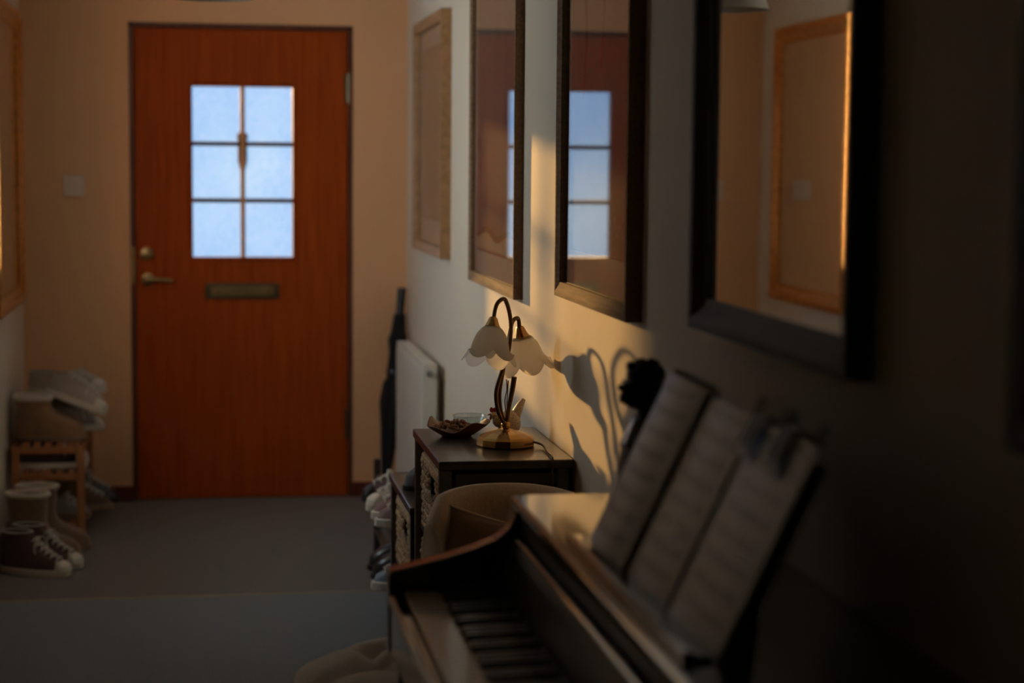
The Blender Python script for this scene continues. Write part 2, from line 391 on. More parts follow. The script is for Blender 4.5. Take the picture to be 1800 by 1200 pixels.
# ------------------------------------------------------------------ pictures and mirrors
def picture(name, label, cat, side, Y0, Y1, Z0, Z1, depth, fw, fmat, body, lip=None, bead=None):
    """framed thing on a side wall; side +1 = right wall. body(parent, X) fills the rebate"""
    xw = XR if side > 0 else XL
    X = lambda t: xw - side * t
    t = thing(name, (xw, (Y0 + Y1) / 2, Z0), label, cat)
    lip = depth if lip is None else lip
    prof = [(0, 0), (0, depth), (fw * .30, depth), (fw * .42, depth * .86 + lip * .14), (fw * .80, lip * .85 + depth * .15), (fw, lip), (fw, .004), (fw * .5, 0)]
    # each rail is mitred: in = distance from the outer edge, t = height off the wall
    def rail(fn0, fn1):
        A = [fn0(a, b) for a, b in prof]; B = [fn1(a, b) for a, b in prof]; n = len(prof)
        m_ = MB(); m_.add(A + B, [tuple(range(n)), tuple(range(n, 2 * n))] + [(i, (i + 1) % n, n + (i + 1) % n, n + i) for i in range(n)])
        return m_
    c = [(Y0, Z0, 1, 1), (Y1, Z0, -1, 1), (Y1, Z1, -1, -1), (Y0, Z1, 1, -1)]
    for i in range(4):
        p, q = c[i], c[(i + 1) % 4]
        f = lambda k: (lambda a, b: (X(b), k[0] + k[2] * a, k[1] + k[3] * a))
        r_ = rail(f(p), f(q)).build('frame_rail', fmat, t)
        if bead:
            a = fw * .62; tt = lip * .7 + depth * .3
            P, Q = Vector(f(p)(a, tt)), Vector(f(q)(a, tt)); n = int((Q - P).length / .014); bm_ = MB()
            for k in range(n): bm_.ell(P.lerp(Q, (k + .5) / n), .006, .006, .006, 6, 4)
            b_ = bm_.build('beading', bead, r_, True, 0); b_['kind'] = 'stuff'
    body(t, X, Y0 + fw - .004, Y1 - fw + .004, Z0 + fw - .004, Z1 - fw + .004)
    return t
def slab(t, X, a, b, y0, y1, z0, z1, name, m): 
    xa, xb = sorted((X(a), X(b))); return MB().box(xa, xb, y0, y1, z0, z1).build(name, m, t)
def turned_glass(t, X, a, e, y0, y1, z0, z1):
    """glass seated a hair askew in its rebate; e = slope off the wall"""
    k = e * (y1 - y0) / 2
    pts = [(X(a - k), y0), (X(a + k), y1), (X(a + k - .002), y1), (X(a - k - .002), y0)]
    return MB().prism(pts, 'z', z0, z1).build('glass', 'picture_glass', t)
def ribbon(t, X, h, pts, wd, name, m):
    """flat printed stroke on the sheet: points are (y, z)"""
    P = [Vector((p[0], p[1])) for p in pts]; mb = MB(); A = []; B = []
    Q = []
    for i in range(len(P) - 1):
        p0, p1, p2, p3 = P[max(i - 1, 0)], P[i], P[i + 1], P[min(i + 2, len(P) - 1)]
        for k in range(5):
            u = k / 5; Q.append(.5 * ((2 * p1) + (p2 - p0) * u + (2 * p0 - 5 * p1 + 4 * p2 - p3) * u * u + (3 * p1 - p0 - 3 * p2 + p3) * u ** 3))
    Q.append(P[-1]); L = len(Q)
    for i, p in enumerate(Q):
        d_ = Q[min(i + 1, L - 1)] - Q[max(i - 1, 0)]; d_ = d_.normalized() if d_.length else Vector((1, 0)); n_ = Vector((-d_.y, d_.x))
        ww = wd(i / (L - 1)) if callable(wd) else wd
        a, b = p + n_ * ww / 2, p - n_ * ww / 2; A.append((X(h), a.x, a.y)); B.append((X(h), b.x, b.y))
    mb.add(A + B, [(i, i + 1, L + i + 1, L + i) for i in range(L - 1)])
    return mb.build(name, m, t)
def rect_line(t, X, h, y0, y1, z0, z1, wd, m):
    mb = MB()
    for a, b, c, e in ((y0, y1, z0, z0 + wd), (y0, y1, z1 - wd, z1), (y0, y0 + wd, z0, z1), (y1 - wd, y1, z0, z1)):
        mb.add([(X(h), a, c), (X(h), b, c), (X(h), b, e), (X(h), a, e)], [(0, 1, 2, 3)])
    return mb.build('border_line', m, t)

def body1(t, X, y0, y1, z0, z1):
    slab(t, X, .002, .010, y0, y1, z0, z1, 'mount', 'mat_board')
    slab(t, X, .010, .012, y0 + .075, y1 - .075, z0 + .09, z1 - .075, 'print', 'print_portrait')
    slab(t, X, .018, .0205, y0, y1, z0, z1, 'glass', 'picture_glass')
picture('framed_picture', 'pale wood framed picture nearest the front door, above the radiator', 'picture', 1, 6.652, 7.55, 1.113, 1.998, .039, .036, 'pine_frame', body1, .034)
def body2(t, X, y0, y1, z0, z1):
    slab(t, X, .002, .008, y0, y1, z0, z1, 'mount', 'mat_board')
    ya, yb, za, zb = y0 + .055, y1 - .06, z0 + .075, z1 - .05
    slab(t, X, .008, .0095, ya, yb, za, zb, 'print', 'print_grey')
    ym = (ya + yb) / 2
    rect_line(t, X, .0100, ya, yb, za, zb, .003, 'ink')
    mb = MB(); pts = [(ya, za + .01)] + [(ya + (yb - ya) * i / 36, za + .055 + .012 * math.sin(i * .3)) for i in range(37)] + [(yb, za + .01)]
    mb.add([(X(.0102), p[0], p[1]) for p in pts], [tuple(range(len(pts)))]); mb.build('sand_shape', 'sand_print', t)
    ribbon(t, X, .0105, [(ya + (yb - ya) * i / 36, za + .060 + .012 * math.sin(i * .3)) for i in range(37)], lambda u: .010 + .012 * math.sin(PI * u), 'ink_stroke', 'ink')
    ribbon(t, X, .0105, [(ym + .16, za + .12), (ym + .17, za + .25), (ym + .19, za + .4), (ym + .18, za + .55)], .005, 'ink_stroke', 'ink')
    for k in range(3):
        ribbon(t, X, .0105, [(ym + .15 - .06 * i, zb - .03 - .028 * k - .012 * (i % 2)) for i in range(5)], .0022, 'handwriting', 'ink')
    turned_glass(t, X, .0145, .0033, y0, y1, z0, z1)
picture('framed_picture', 'oak framed print reflecting the left half of the door window, second from the door', 'picture', 1, 5.123, 6.02, 1.080, 2.10, .026, .030, 'oak_frame', body2, .022)
def body3(t, X, y0, y1, z0, z1):
    slab(t, X, .002, .010, y0, y1, z0, z1, 'mount', 'mat_board')
    ya, yb, za, zb = y0 + .05, y1 - .05, z0 + .085, z1 - .06
    slab(t, X, .010, .0115, ya, yb, za, zb, 'print', 'print_taupe')
    rect_line(t, X, .0120, ya, yb, za, zb, .003, 'ink')
    yc = (ya + yb) / 2
    for dy, h0, h1, wd in ((.14, .36, .76, .05), (-.05, .42, .74, .04)):
        ribbon(t, X, .0124, [(yc + dy + .03, za + h0), (yc + dy, za + h0 + .12), (yc + dy + .01, za + h0 + .25), (yc + dy - .05, za + h1)], lambda u, q=wd: .006 + q * u * (1.4 - u), 'ink_stroke', 'ink')
        ribbon(t, X, .0126, [(yc + dy + .03, za + h0 - .01), (yc + dy, za + h0 + .10), (yc + dy + .012, za + h0 + .2)], lambda u, q=wd: .5 * q * (1 - u) + .004, 'ink_stroke', 'ink_red')
    ribbon(t, X, .0124, [(yc - .10, za + .075), (yc - .12, za + .05), (yc - .14, za + .085), (yc - .16, za + .04), (yc - .18, za + .09), (yc - .20, za + .05), (yc - .23, za + .075), (yc - .26, za + .045)], .0028, 'signature', 'lace_white')
    turned_glass(t, X, .0200, -.0029, y0, y1, z0, z1)
picture('framed_picture', 'oak framed dark print above the lamp shadow, reflecting three bright window panes', 'picture', 1, 3.687, 4.466, 1.140, 2.14, .034, .034, 'oak_frame', body3, .028)
def mirror_body(d0):
    def f(t, X, y0, y1, z0, z1):
        slab(t, X, .002, d0 - .004, y0, y1, z0, z1, 'backing', 'console_panel')
        slab(t, X, d0 - .004, d0, y0, y1, z0, z1, 'mirror_glass', 'mirror_silver')
    return f
picture('wall_mirror', 'large black framed mirror on the right wall above the piano', 'mirror', 1, 2.356, 3.168, 1.177, 2.16, .041, .052, 'dark_frame', mirror_body(.018), .020)
picture('wall_mirror', 'gold framed mirror with beaded edge on the left wall near the door', 'mirror', -1, 6.90, 7.84, .885, 2.035, .036, .068, 'gold_frame', mirror_body(.014), .018, 'gold_beads')
picture('framed_picture', 'dark framed picture at the far right edge, above the near end of the piano', 'picture', 1, 1.10, 1.872, 1.16, 2.0, .03, .04, 'dark_frame', body1, .028)

# ------------------------------------------------------------------ pendant lamp
p = thing('pendant_lamp', (.03, 5.95, ZC), 'conical pendant shade hanging above the hall, seen in the black mirror', 'lamp')
MB().lathe([(.0, 0), (.045, 0), (.040, -.02), (.01, -.03), (0, -.03)], (.03, 5.95, ZC), 16).build('ceiling_rose', 'switch_plastic', p, True)
MB().tube([(.03, 5.95, ZC - .02), (.03, 5.95, 2.17)], .004, 6).build('cord', 'switch_plastic', p)
MB().lathe([(.035, .225), (.05, .215), (.13, .003), (.133, 0), (.127, .003), (.047, .205), (.034, .213)], (.03, 5.95, 1.955), 28).build('shade', 'pendant_shade', p, True)
MB().lathe([(0, .25), (.02, .25), (.02, .18), (.014, .17), (0, .17)], (.03, 5.95, 1.955), 12).build('lamp_holder', 'switch_plastic', p, True)
b_ = MB().lathe([(0, .17), (.013, .17), (.016, .15), (.030, .11), (.028, .085), (.015, .07), (0, .067)], (.03, 5.95, 1.955), 16).build('bulb', 'switch_plastic', p, True)

# ------------------------------------------------------------------ radiator and umbrella
R0, R1, RX0, RX1, RZ0, RZ1 = 6.775, 7.68, .787, .845, .13, .722
r = thing('radiator', (.816, 7.22, RZ0), 'white panel radiator on the right wall beside the umbrella', 'radiator')
pts = [(RX0 + .003, RZ0), (RX0, RZ0 + .01), (RX0, RZ1 - .03), (RX0 + .006, RZ1 - .012), (RX0 + .016, RZ1 - .012), (RX0 + .016, RZ0)]
MB().prism(pts, 'y', R0 + .004, R1 - .004).build('front_panel', 'radiator_white', r)
n_fin = 26; mb = MB()
for k in range(n_fin):
    y = R0 + .03 + (R1 - R0 - .06) * k / (n_fin - 1); mb.box(RX0 + .018, RX1 - .01, y - .004, y + .004, RZ0 + .03, RZ1 - .03)
mb.build('convector_fins', 'radiator_white', r)
MB().box(RX1 - .008, RX1, R0 + .004, R1 - .004, RZ0, RZ1 - .012).build('rear_panel', 'radiator_white', r)
mb = MB().box(RX0 + .008, RX1, R0 + .002, R1 - .002, RZ1 - .010, RZ1 - .003)
for k in range(30):
    y = R0 + .03 + (R1 - R0 - .06) * k / 29; mb.box(RX0 + .018, RX1 - .008, y - .010, y + .004, RZ1 - .004, RZ1)
mb.build('top_grille', 'radiator_white', r)
for y in (R0, R1 - .008): MB().box(RX0 + .002, RX1, y, y + .008, RZ0, RZ1, .003).build('side_panel', 'radiator_white', r)
v_ = MB().lathe([(.010, 0), (.012, .002), (.012, .012), (.006, .014), (0, .014)], n=14, cap0=True); v_.v = [(.817 + a[0], R0 - a[2], RZ1 - .035 + a[1]) for a in v_.v]
v_.build('bleed_plug', 'steel', r, True)
for y in (R0 + .15, R1 - .15): MB().box(RX1, XR - .001, y - .015, y + .015, RZ0 + .08, RZ1 - .08).build('wall_bracket', 'radiator_white', r)
MB().tube([(.817, R0 + .04, RZ0 + .02), (.817, R0 + .04, .0)], .0075, 8).build('pipe', 'radiator_white', r)

u = thing('umbrella', (.745, 7.86, 0), 'furled black umbrella leaning in the corner beside the radiator', 'umbrella')
A, B = Vector((.752, 7.87, .01)), Vector((.845, 8.02, .915))
def along(t): return A.lerp(B, t)
rad = [(.0, .006), (.05, .012), (.18, .022), (.35, .035), (.47, .048), (.56, .040), (.58, .030), (.70, .028), (.76, .036), (.80, .027), (.88, .022)]
rings = []
for t, q in rad:
    c = along(t); rings.append([tuple(c + Vector((math.cos(2 * PI * i / 20), math.sin(2 * PI * i / 20), 0)) * q * (1 + .16 * (i % 2) + .1 * math.sin(i * 2.1))) for i in range(20)])
MB().rings(rings).build('canopy', 'black_cloth', u)
MB().tube([along(.78), along(1.0)], .0055, 8).build('shaft', 'black_plastic', u)
MB().tube([along(.84), along(.9), along(.97), along(1.0)], lambda q: .018 + .002 * q, 12).build('handle', 'black_plastic', u, True)
MB().tube([along(.60), along(.615)], .037, 14).build('strap', 'black_plastic', u)
MB().tube([along(0), along(.03)], .005, 8).build('ferrule', 'steel', u)

# ------------------------------------------------------------------ stepped basket cabinets
CX0, CX1 = .548, .868
def cabinet(name, label, Y0, Y1, Z, nrow, side_slot=False):
    t = thing(name, ((CX0 + CX1) / 2, (Y0 + Y1) / 2, 0), label, 'cabinet')
    MB().box(CX0 - .003, CX1 + .002, Y0, Y1, Z - .022, Z, .004, 2).build('top', 'console_wood', t)
    pw = .030; i0, i1 = Y0 + .012, Y1 - .012; XB = CX1 - .006
    for x in (CX0 + .001, XB - pw):
        for y in (i0, i1 - pw): MB().box(x, x + pw, y, y + pw, 0, Z - .022, .002).build('post', 'console_wood', t)
    pitch_ = .225
    shelves = [Z - .022 - pitch_ * k for k in range(1, nrow + 1)]
    for z in shelves: MB().box(CX0 + .014, XB, i0 + .004, i1 - .004, z - .014, z, .002).build('shelf', 'console_wood', t)
    for y in (i0, i1 - pw):
        for z in [Z - .03] + [q for q in shelves]:
            MB().box(CX0 + .04, XB - pw, y + .006, y + pw - .006, z - .030, z - .004).build('side_rail', 'console_wood', t)
    MB().box(CX0 + .04, XB - pw, i1 - .014, i1 - .008, shelves[-1], Z - .03).build('side_panel', 'console_panel', t)
    MB().box(CX0 + .04, XB - pw, i0 + .012, i0 + .018, shelves[-1], Z - .085).build('side_panel', 'console_panel', t)
    MB().box(XB - .012, XB - .006, i0 + pw, i1 - pw, shelves[-1], Z - .022).build('back_panel', 'console_panel', t)
    return t, shelves, i0 + pw, i1 - pw
def basket(label, z0, Y0, Y1, h):
    t = thing('storage_basket', (.70, (Y0 + Y1) / 2, z0), label, 'basket', 'woven baskets in the stepped cabinets')
    X0, X1 = CX0 + .012, CX1 - .05; y0, y1 = Y0 + .006, Y1 - .006; z1 = z0 + h
    ym = (y0 + y1) / 2; hy = .055; hz0, hz1 = z1 - .075, z1 - .025
    # shell with a grip slot cut in the front
    b = MB()
    b.box(X0 + .008, X0 + .014, y0, ym - hy, z0 + .002, z1).box(X0 + .008, X0 + .014, ym + hy, y1, z0 + .002, z1).box(X0 + .008, X0 + .014, ym - hy, ym + hy, z0 + .002, hz0).box(X0 + .008, X0 + .014, ym - hy, ym + hy, hz1, z1)
    b.box(X0 + .008, X1, y0, y0 + .008, z0 + .002, z1).box(X0 + .008, X1, y1 - .008, y1, z0 + .002, z1).box(X1 - .008, X1, y0, y1, z0 + .002, z1).box(X0 + .008, X1, y0, y1, z0 + .002, z0 + .01)
    b.build('shell', 'basket_inner', t)
    wv = MB(); nz_ = max(8, int(h / .0155)); ny = int((y1 - y0) / .024)
    rt = [Matrix.Rotation(a, 3, 'X') for a in (.62, -.62)]
    for j in range(nz_):
        z = z0 + .010 + (h - .022) * j / (nz_ - 1)
        for i in range(ny):
            y = y0 + .012 + (y1 - y0 - .024) * (i + (.25 if j % 2 else -.25) + random.uniform(-.12, .12)) / (ny - 1)
            if not (y0 + .006 < y < y1 - .006): continue
            if abs(y - ym) < hy + .004 and hz0 - .006 < z < hz1 + .006: continue
            wv.ell((X0 + .006 + random.uniform(-.001, .002), y, z + random.uniform(-.002, .002)), .0075, .0165, .0075, 6, 5, rt[j % 2])
    w_ = wv.build('weave', 'basket_weave', t, True, 0); w_['kind'] = 'stuff'
    MB().tube([(X0 + .010, y0 + .006, z1), (X0 + .010, y1 - .006, z1), (X1 - .006, y1 - .006, z1), (X1 - .006, y0 + .006, z1)], .008, 8, 1, True).build('rim', 'basket_weave', t, True)
CZ, SZT = .757, .532
ct, sh_t, a0, a1 = cabinet('basket_cabinet', 'taller dark wood cabinet with the brass lamp on its top', 4.335, 4.890, CZ, 3)
for k, (zz, lab) in enumerate(zip(sh_t, ('woven basket in the top row of the tall lamp cabinet', 'woven basket in the middle row of the tall lamp cabinet', 'woven basket in the bottom row of the tall lamp cabinet'))):
    basket(lab, zz + .001, a0, a1, .185)
cs, sh_s, b0, b1 = cabinet('basket_cabinet', 'lower dark wood cabinet stepping down behind the tall lamp cabinet', 4.955, 5.525, SZT, 2)
for zz, lab in zip(sh_s, ('woven basket in the upper row of the lower cabinet', 'woven basket in the bottom row of the lower cabinet')):
    basket(lab, zz + .001, b0, b1, .185)

# things on the low cabinet
g = thing('slipper', (.676, 5.25, SZT), 'grey felt slipper lying on the lower basket cabinet', 'slipper', local=True, rz=math.radians(183))
def ring_out(z, xb, xf, hw, n=22, toe=.8, yoff=0):
    xc, rx = (xb + xf) / 2, (xf - xb) / 2; o = []
    for i in range(n):
        a = 2 * PI * i / n; c_, s_ = math.cos(a), math.sin(a)
        ww = hw * (1 if c_ > 0 else .82 + .18 * (1 + c_)); ex = toe
        o.append((xc + rx * math.copysign(abs(c_) ** .85, c_), yoff + ww * math.copysign(abs(s_) ** ex, s_), z))
    return o
MB().rings([ring_out(z, -.12, .12, w_) for z, w_ in ((0, .040), (.006, .045), (.014, .043))]).build('sole', 'rubber_black', g, True)
MB().rings([ring_out(.012, -.115, .117, .043), ring_out(.04, -.112, .112, .042), ring_out(.062, -.11, .085, .036), ring_out(.072, -.10, .05, .028), ring_out(.060, -.08, .02, .018), ring_out(.03, -.08, .02, .016)]).build('upper', 'felt_grey', g, True)

# ------------------------------------------------------------------ table lamp
LX, LY = .741, 4.565
L = thing('table_lamp', (LX, LY, CZ), 'brass two-arm table lamp with opal flower shades', 'lamp')
base = MB().lathe([(0, 0), (.070, 0), (.073, .004), (.072, .020), (.067, .025), (.047, .034), (.020, .041), (.016, .043), (0, .044)], (LX, LY, CZ), 12)
base.build('base', 'brass', L)
MB().ell((LX, LY, CZ + .052), .012, .012, .011, 14, 10).build('knuckle', 'brass', L, True)
# view-aligned sketch of the stems in the photo: tall arm to the near shade, short arm to the far one
S1 = Vector((.699, 4.51, 1.079)); S2 = Vector((.788, 4.645, 1.044))
tall = [(LX, LY, CZ + .050), (LX - .020, LY - .012, CZ + .085), (LX - .029, LY - .026, CZ + .137), (LX - .015, LY - .026, CZ + .19), (LX + .002, LY - .016, CZ + .235), (LX + .009, LY - .012, CZ + .29), (LX + .006, LY - .016, CZ + .325), (LX - .003, LY - .025, CZ + .355), (.728, 4.530, 1.126), (.712, 4.520, 1.118), (.703, 4.513, 1.098), tuple(S1 + Vector((0, 0, -.012)))]
short = [(LX, LY, CZ + .050), (LX - .010, LY + .015, CZ + .085), (LX - .012, LY + .026, CZ + .13), (LX - .002, LY + .030, CZ + .19), (LX + .008, LY + .032, CZ + .24), (.755, 4.600, 1.036), (.763, 4.610, 1.062), (.774, 4.622, 1.0705), (.783, 4.636, 1.065), tuple(S2 + Vector((0, 0, -.012)))]
MB().tube(tall, .0052, 10, 6).build('arm', 'dark_bronze', L, True)
MB().tube(short, .0052, 10, 6).build('arm', 'dark_bronze', L, True)
MB().tube([(LX + .002, LY, CZ + .058), (LX + .009, LY + .004, CZ + .10), (LX + .017, LY + .006, CZ + .14), (LX + .021, LY + .003, CZ + .172)], lambda t: .005 + .002 * t, 10, 5).build('stub_arm', 'dark_bronze', L, True)
for sgn in (-1, 1):
    MB().tube([(LX + .004, LY + .01 * sgn, CZ + .07), (LX, LY + .016 * sgn, CZ + .11), (LX + .003, LY + .006 * sgn, CZ + .14), (LX + .003, LY + .014 * sgn, CZ + .165)], .0014, 6, 5).build('wire_curl', 'dark_bronze', L, True)
def shade(S, tilt, seed):
    rot = Matrix.Rotation(tilt[0], 3, 'X') @ Matrix.Rotation(tilt[1], 3, 'Y')
    def T(p): return tuple(S + rot @ Vector(p))
    cap = MB().lathe([(0, .004), (.008, .004), (.011, 0), (.016, -.014), (.024, -.028), (.025, -.031), (.022, -.031), (0, -.028)], n=20); cap.v = [T(v) for v in cap.v]
    c = cap.build('cap', 'brass', L, True)
    n = 72; prof = [(.018, -.020), (.027, -.027), (.037, -.041), (.043, -.057), (.047, -.073), (.052, -.086), (.060, -.096), (.067, -.101)]
    outer = []; inner = []
    for j, (q, z) in enumerate(prof):
        t = j / (len(prof) - 1); ro = []; ri = []
        for i in range(n):
            a = 2 * PI * i / n; pet = abs(math.cos(3 * a + seed)); fl = t ** 2.5
            rr = q * (1 + .05 * fl * (pet - .5)); zz = z - .024 * fl * (pet ** .8 - .5)
            ro.append(T((rr * math.cos(a), rr * math.sin(a), zz))); ri.append(T(((rr - .0028) * math.cos(a), (rr - .0028) * math.sin(a), zz + .0004)))
        outer.append(ro); inner.append(ri)
    MB().rings(outer + inner[::-1], False, False).build('shade', 'opal_glass', L, True, 60)
    bl = MB().ell((0, 0, -.070), .017, .017, .030, 14, 10); bl.v = [T(v) for v in bl.v]; bl.build('bulb', 'opal_glass', L, True)
shade(S1, (-.30, .14), .0); shade(S2, (.06, -.20), 1.3)
MB().tube([(LX + .068, LY - .02, CZ + .012), (.826, LY - .05, CZ + .008), (.823, 4.43, CZ + .004), (.818, 4.345, CZ + .005), (.815, 4.325, CZ - .02), (.816, 4.322, CZ - .12), (.822, 4.324, .30), (.835, 4.328, .06)], .0030, 8, 6).build('cable', 'cable_brown', L, True)

# dish, glass bowl, hen on the tall cabinet
dsh = thing('leaf_dish', (.642, 4.745, CZ), 'brown leaf shaped wooden dish of dried petals left of the lamp', 'dish', local=True, rz=math.radians(-12))
R_ = []
for (q, z, lip) in ((.0, .004, 0), (.030, .002, 0), (.035, .0, 0), (.055, .012, .2), (.072, .024, .6), (.080, .032, 1), (.077, .033, 1), (.066, .024, .6), (.040, .011, .2), (.001, .009, 0)):
    ring = []
    for i in range(40):
        a = 2 * PI * i / 40; e = 1 + .10 * lip * math.cos(3 * a + .4)
        ring.append((q * e * math.cos(a) * 1.0, q * e * math.sin(a) * .92, z + lip * (.010 * math.cos(2 * a + .5) + .006 * math.sin(5 * a))))
    R_.append(ring)
MB().rings(R_).build('bowl', 'leaf_wood', dsh, True, 60)
pp = MB()
for k in range(70):
    a = random.uniform(0, 2 * PI); q = .052 * math.sqrt(random.random()); rt_ = Matrix.Rotation(random.uniform(0, 3), 3, Vector((random.random(), random.random(), random.random() + .1)).normalized())
    pp.ell((q * math.cos(a), q * math.sin(a) * .9, .022 + .018 * (1 - (q / .055) ** 2) * random.random()), .010, .007, .003, 6, 4, rt_)
pt = pp.build('dried_petals', 'potpourri', dsh); pt['kind'] = 'stuff'
gb = thing('glass_bowl', (.690, 4.843, CZ), 'small clear glass bowl behind the leaf dish', 'bowl', local=True)
MB().lathe([(0, .0), (.028, 0), (.034, .006), (.0435, .036), (.0445, .040), (.042, .040), (.0405, .036), (.031, .009), (0, .006)], n=32).build('bowl', 'clear_glass', gb, True)
MB().tube([(.0433 * math.cos(2 * PI * i / 24), .0433 * math.sin(2 * PI * i / 24), .040) for i in range(24)], .0016, 6, 1, True).build('rim', 'clear_glass', gb, True)
hn = thing('hen_figurine', (.768, 4.715, CZ), 'speckled ceramic guinea hen with red comb standing behind the lamp stem', 'figurine', local=True)
hb = MB().ell((.006, 0, .037), .031, .028, .034, 24, 16).ell((-.022, 0, .043), .016, .015, .017, 16, 12)
hb.tube([(.020, 0, .050), (.029, 0, .070), (.037, 0, .086), (.044, 0, .098)], lambda t: .015 - .010 * t, 12, 5)
hb.build('body', 'hen_ceramic', hn, True, 0)
MB().ell((-.034, 0, .056), .010, .008, .010).build('head', 'hen_ceramic', hn, True)
cb = MB()
for k in range(3): cb.ell((-.040 + .008 * k, 0, .071 - .001 * k), .005, .003, .007, 8, 6)
cb.ell((-.042, 0, .050), .003, .003, .006, 8, 6).build('comb', 'red_glaze', hn, True)
MB().rings([[(-.042, .004 * math.cos(a), .060 + .003 * math.sin(a)) for a in (0, 1.57, 3.14, 4.71)], [(-.052, .0004 * math.cos(a), .057 + .0004 * math.sin(a)) for a in (0, 1.57, 3.14, 4.71)]]).build('beak', 'red_glaze', hn)
MB().lathe([(0, 0), (.020, 0), (.018, .006), (.010, .013), (0, .014)], n=16).build('foot', 'hen_ceramic', hn, True)

# ------------------------------------------------------------------ chair, cushion, footstool
ch = thing('upholstered_chair', (.67, 4.10, 0), 'beige corded chair with curved back between the piano and lamp cabinet', 'chair')
n = 22; front = []; back = []
def backcurve(t, zf):
    """t 0..1 across the back; wings curve forward"""
    u_ = 2 * t - 1; x = .675 + .185 * u_ * (1 - .06 * (1 - zf)); y = 4.225 - .17 * abs(u_) ** 3.0 - .03 * (1 - zf)
    return x, y
rings = []
zt = [.36, .45, .55, .62, .67, .695]
for k in range(n + 1):
    t = k / n; ring = []
    ztop = .722 - .012 * abs(2 * t - 1) ** 2 - .05 * max(0, abs(2 * t - 1) - .82) / .18
    prof = [(0, .30), (0, .40), (0, .50), (0, .60), (.004, ztop - .04), (.014, ztop - .016), (.030, ztop), (.050, ztop), (.068, ztop - .016), (.078, ztop - .05), (.080, .55), (.080, .42), (.080, .30)]
    tk = .80 if t in (0, 1) else 1
    for q, z in prof:
        x, y = backcurve(t, (z - .3) / .42); nx = -(2 * t - 1) ** 3 * .75; L_ = math.hypot(nx, 1)
        ring.append((x - nx / L_ * (q - .04) * tk * -1 * -1, y + (q - .04) * tk / L_ + 0, z))
    rings.append(ring)
MB().rings(rings).build('backrest', 'chair_cord', ch, True, 60)
st = MB().box(.50, .85, 3.925, 4.18, .30, .42, .035, 4); st.build('seat', 'chair_cord', ch, True)
MB().box(.505, .845, 3.935, 4.19, .24, .31, .01).build('seat_base', 'chair_cord', ch)
for x, y in ((.525, 3.955), (.825, 3.955), (.53, 4.20), (.82, 4.20)):
    MB().tube([(x, y, .25), (x + (.01 if x > .6 else -.01), y, .0)], lambda t: .018 - .007 * t, 10, 1).build('leg', 'walnut_trim', ch, True)
cu = thing('cushion', (.600, 4.035, .425), 'brown velvet cushion with tan piping propped in the beige chair', 'cushion', local=True, rot=(math.radians(-6), math.radians(13), math.radians(-6)))
N = 16; F_, B_ = [], []
sz = .128
cm = MB(); vsA = []; fsA = []
for side in (1, -1):
    for j in range(N + 1):
        for i in range(N + 1):
            u_, v_ = 2 * i / N - 1, 2 * j / N - 1
            pin = 1 - .10 * (1 - abs(u_) ** 2) * abs(v_) ** 4; pin2 = 1 - .10 * (1 - abs(v_) ** 2) * abs(u_) ** 4
            th = .045 * ((1 - u_ ** 2) * (1 - v_ ** 2)) ** .45 * (1 + .12 * math.sin(5 * u_ + 3 * v_))
            vsA.append((u_ * sz * pin2, side * th, .13 + v_ * sz * pin))
o = (N + 1) ** 2
for s_ in (0, 1):
    for j in range(N):
        for i in range(N):
            a = s_ * o + j * (N + 1) + i; fsA.append((a, a + 1, a + N + 2, a + N + 1))
cm.add(vsA, fsA); cm.build('cover', 'cushion_velvet', cu, True, 0)
edge = []
for k in range(48):
    t = k / 48 * 4; q = int(t); f_ = (t - q) * 2 - 1
    pn = 1 - .10 * (1 - f_ ** 2)
    edge.append({0: (f_ * sz, 0, .13 - sz * pn), 1: (sz * pn, 0, .13 + f_ * sz), 2: (-f_ * sz, 0, .13 + sz * pn), 3: (-sz * pn, 0, .13 - f_ * sz)}[q])
MB().tube(edge, .0038, 6, 1, True).build('piping', 'piping_tan', cu, True)

OX, OY, OR, OZ = .440, 3.625, .262, .482
ot = thing('footstool', (OX, OY, 0), 'round button-tufted beige footstool in front of the piano', 'stool', local=True)
btn = [(0, 0)] + [(.135 * math.cos(a), .135 * math.sin(a)) for a in [.35 + 2 * PI * i / 6 for i in range(6)]]
nr, na = 40, 84; rings = []
folds = [(btn[0], btn[i]) for i in range(1, 7)] + [(btn[i], btn[i % 6 + 1]) for i in range(1, 7)] + [(btn[i], (btn[i][0] * 1.95, btn[i][1] * 1.95)) for i in range(1, 7)]
def segd(p, a, b):
    ax, ay = b[0] - a[0], b[1] - a[1]; t = max(0, min(1, ((p[0] - a[0]) * ax + (p[1] - a[1]) * ay) / (ax * ax + ay * ay)))
    return math.hypot(p[0] - a[0] - t * ax, p[1] - a[1] - t * ay)
def topz(x, y):
    q = math.hypot(x, y) / OR
    z = OZ + .012 - .055 * q ** 4
    z -= sum(.046 * math.exp(-((x - a) ** 2 + (y - b) ** 2) / (.030 ** 2)) for a, b in btn)
    dm = min(segd((x, y), a, b) for a, b in folds); z -= .022 * math.exp(-(dm / .020) ** 2) * (1 - .3 * q)
    return z
for j in range(nr, 0, -1):
    q = OR * (j / nr) ** .8
    rings.append([(q * math.cos(2 * PI * i / na), q * math.sin(2 * PI * i / na), topz(q * math.cos(2 * PI * i / na), q * math.sin(2 * PI * i / na))) for i in range(na)])
MB().rings(rings, False, True).build('tufted_top', 'stool_linen', ot, True, 0)
MB().lathe([(OR - .004, .14), (OR + .004, .16), (OR + .008, .30), (OR + .004, .40), (OR - .001, .428)], n=64, cap0=True).build('body', 'stool_linen', ot, True)
